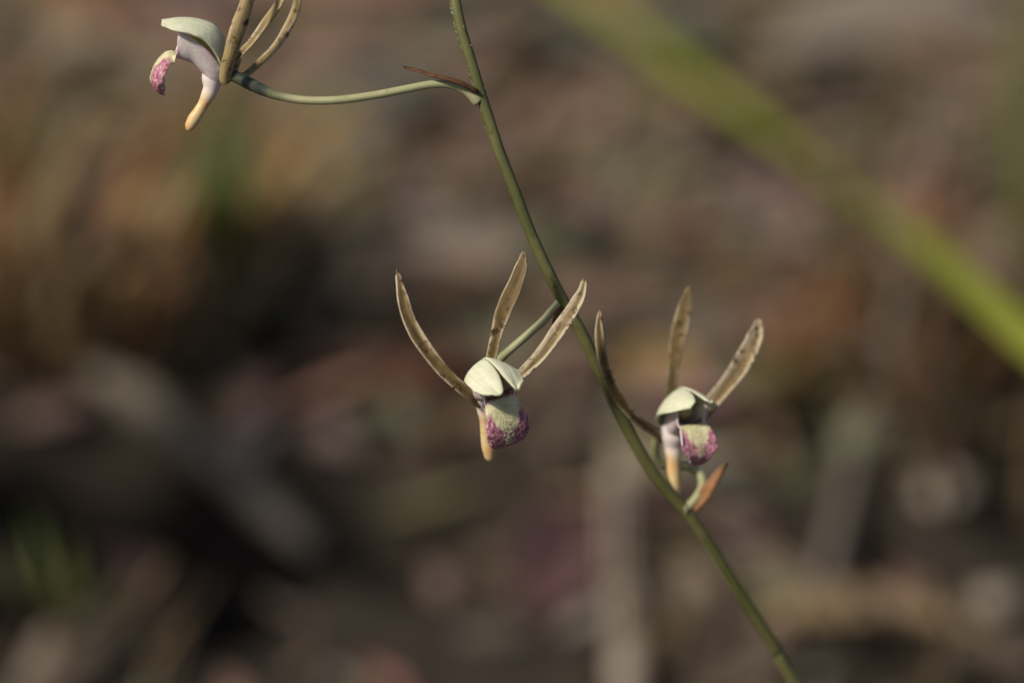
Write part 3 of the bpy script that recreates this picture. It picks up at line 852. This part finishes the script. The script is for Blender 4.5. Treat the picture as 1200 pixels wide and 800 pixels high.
stalk(f0, [(266, 90, 0), (276, 90, 0), (296, 100, 0), (319, 110, 0), (341, 115.5, .2), (366, 118, .4), (400, 117, .6), (440, 111.5, .6), (474, 105, .5), (507, 99, .3), (530, 100, 0), (548, 108, -.2), (561, 120, -.5)], 7.4, 5.0, 7, ov=.32, mat='pedicel')
bract([(560, 108, .3), (540, 98, .9), (520, 92, 1), (505, 88.5, .9), (490, 83, .6), (473, 79, .2)], 6, (.2, 1, .5))

# middle flower, facing the camera
f1, L1 = build_flower((558, 450, -3.5), 31, 47, -7, 'sharp middle flower facing forward', seed=4, lip_w=.98, flare=1.04, spur_tip=(4.5, -6.9), recurve=.28, near_flare=.80, spur_r=1.22, neck=1.0, lip_drop=.45)
sepal(f1, [(562, 474, -2.5), (551, 464, -1.2), (534.5, 450, -.2), (515, 430.5, .4), (494, 402.5, .8), (478.5, 374.5, 1), (470, 343, .9), (465.3, 316, .5)], 16.5, (.25, .15, 1), M['sepal'], chan=.55, seed=4)
sepal(f1, [(573, 446, -3), (574.5, 430, -2.4), (578, 409.5, -1.6), (584, 385, -1), (592, 360.5, -.4), (603, 336, 0), (611.5, 311, .3), (614, 294, .4)], 19.5, (-.15, .1, 1), M['sepal'], chan=.35, prof=[(0, .6), (.3, .66), (.65, 1.0), (.82, .8), (.94, .4), (1, .05)], seed=5)
sepal(f1, [(598, 455, -3), (611, 441, -2), (622, 430.5, -1.3), (636, 416, -.6), (653.5, 392, 0), (669, 369, .4), (681.5, 346, .6), (686, 324, .5)], 19, (-.35, .45, 1), M['sepal_p'], chan=.6, seed=6)
stalk(f1, [(566, 449, -4), (583, 424, -4.2), (600, 408, -4.4), (618, 392.5, -4.5), (636, 376.5, -4.6), (648, 363, -4.6), (658, 353, -4.8)], 5.6, 4.9, 7.2, ov=.3)
bract([(662, 354, -5.2), (656, 362, -4.4), (651, 372, -4.2), (648, 380, -4.4)], 4.5, (.2, .2, 1))

# right-hand flower, further back
f2, L2 = build_flower((781, 503, -13.88), 25, 24, -6, 'lowest flower with an open dark throat', seed=8, gape=.45, scale=1.0, spur_tip=(3.5, -6.5), lip_drop=-.75, lip_w=.88, recurve=-.15, tip_w=.72, spur_r=1.15, hood_drop=1.3, funnel=1.30, neck=.8)
sepal(f2, [(782, 520, -13.88), (770, 509, -11.88), (747.5, 492.5, -9.38), (728.5, 470, -7.50), (714.5, 443.5, -6.00), (706, 413.5, -4.75), (702.5, 383.5, -4.00), (703.5, 362, -3.75)], 13.5, (-.35, .2, 1), M['sepal'], chan=.5, seed=7)
sepal(f2, [(784, 486, -13.50), (787, 452, -13.14), (790.5, 421, -12.76), (795.5, 391, -12.49), (802, 361, -12.21), (808, 335, -12.02)], 19.5, (0, .1, 1), M['sepal'], chan=.3, prof=[(0, .55), (.3, .66), (.65, 1.0), (.82, .8), (.94, .4), (1, .08)], seed=8)
sepal(f2, [(820, 492, -13.69), (834, 476, -13.14), (851, 456, -12.58), (868, 434, -12.21), (881, 411, -11.84), (888, 391, -11.65), (889.5, 373, -11.65)], 23, (-.3, .3, 1), M['sepal_p'], chan=1.1, seed=9, thick=.00026)
stalk(f2, [(783, 500, -14.34), (771, 512, -15.26), (768, 530, -16.19), (776, 543, -16.65), (793, 544, -16.65), (812, 547, -15.91), (823, 562, -14.80), (820, 577, -13.88), (808, 592, -13.50), (800, 596, -13.32)], 5.8, 5.6, 9, ov=.3)
bract([(812, 596, -13.50), (824, 582, -13.41), (834, 566, -13.69), (842, 554, -13.88), (852, 541, -14.25)], 15, (-.3, .4, 1), chan=.3, mat='bract_o')
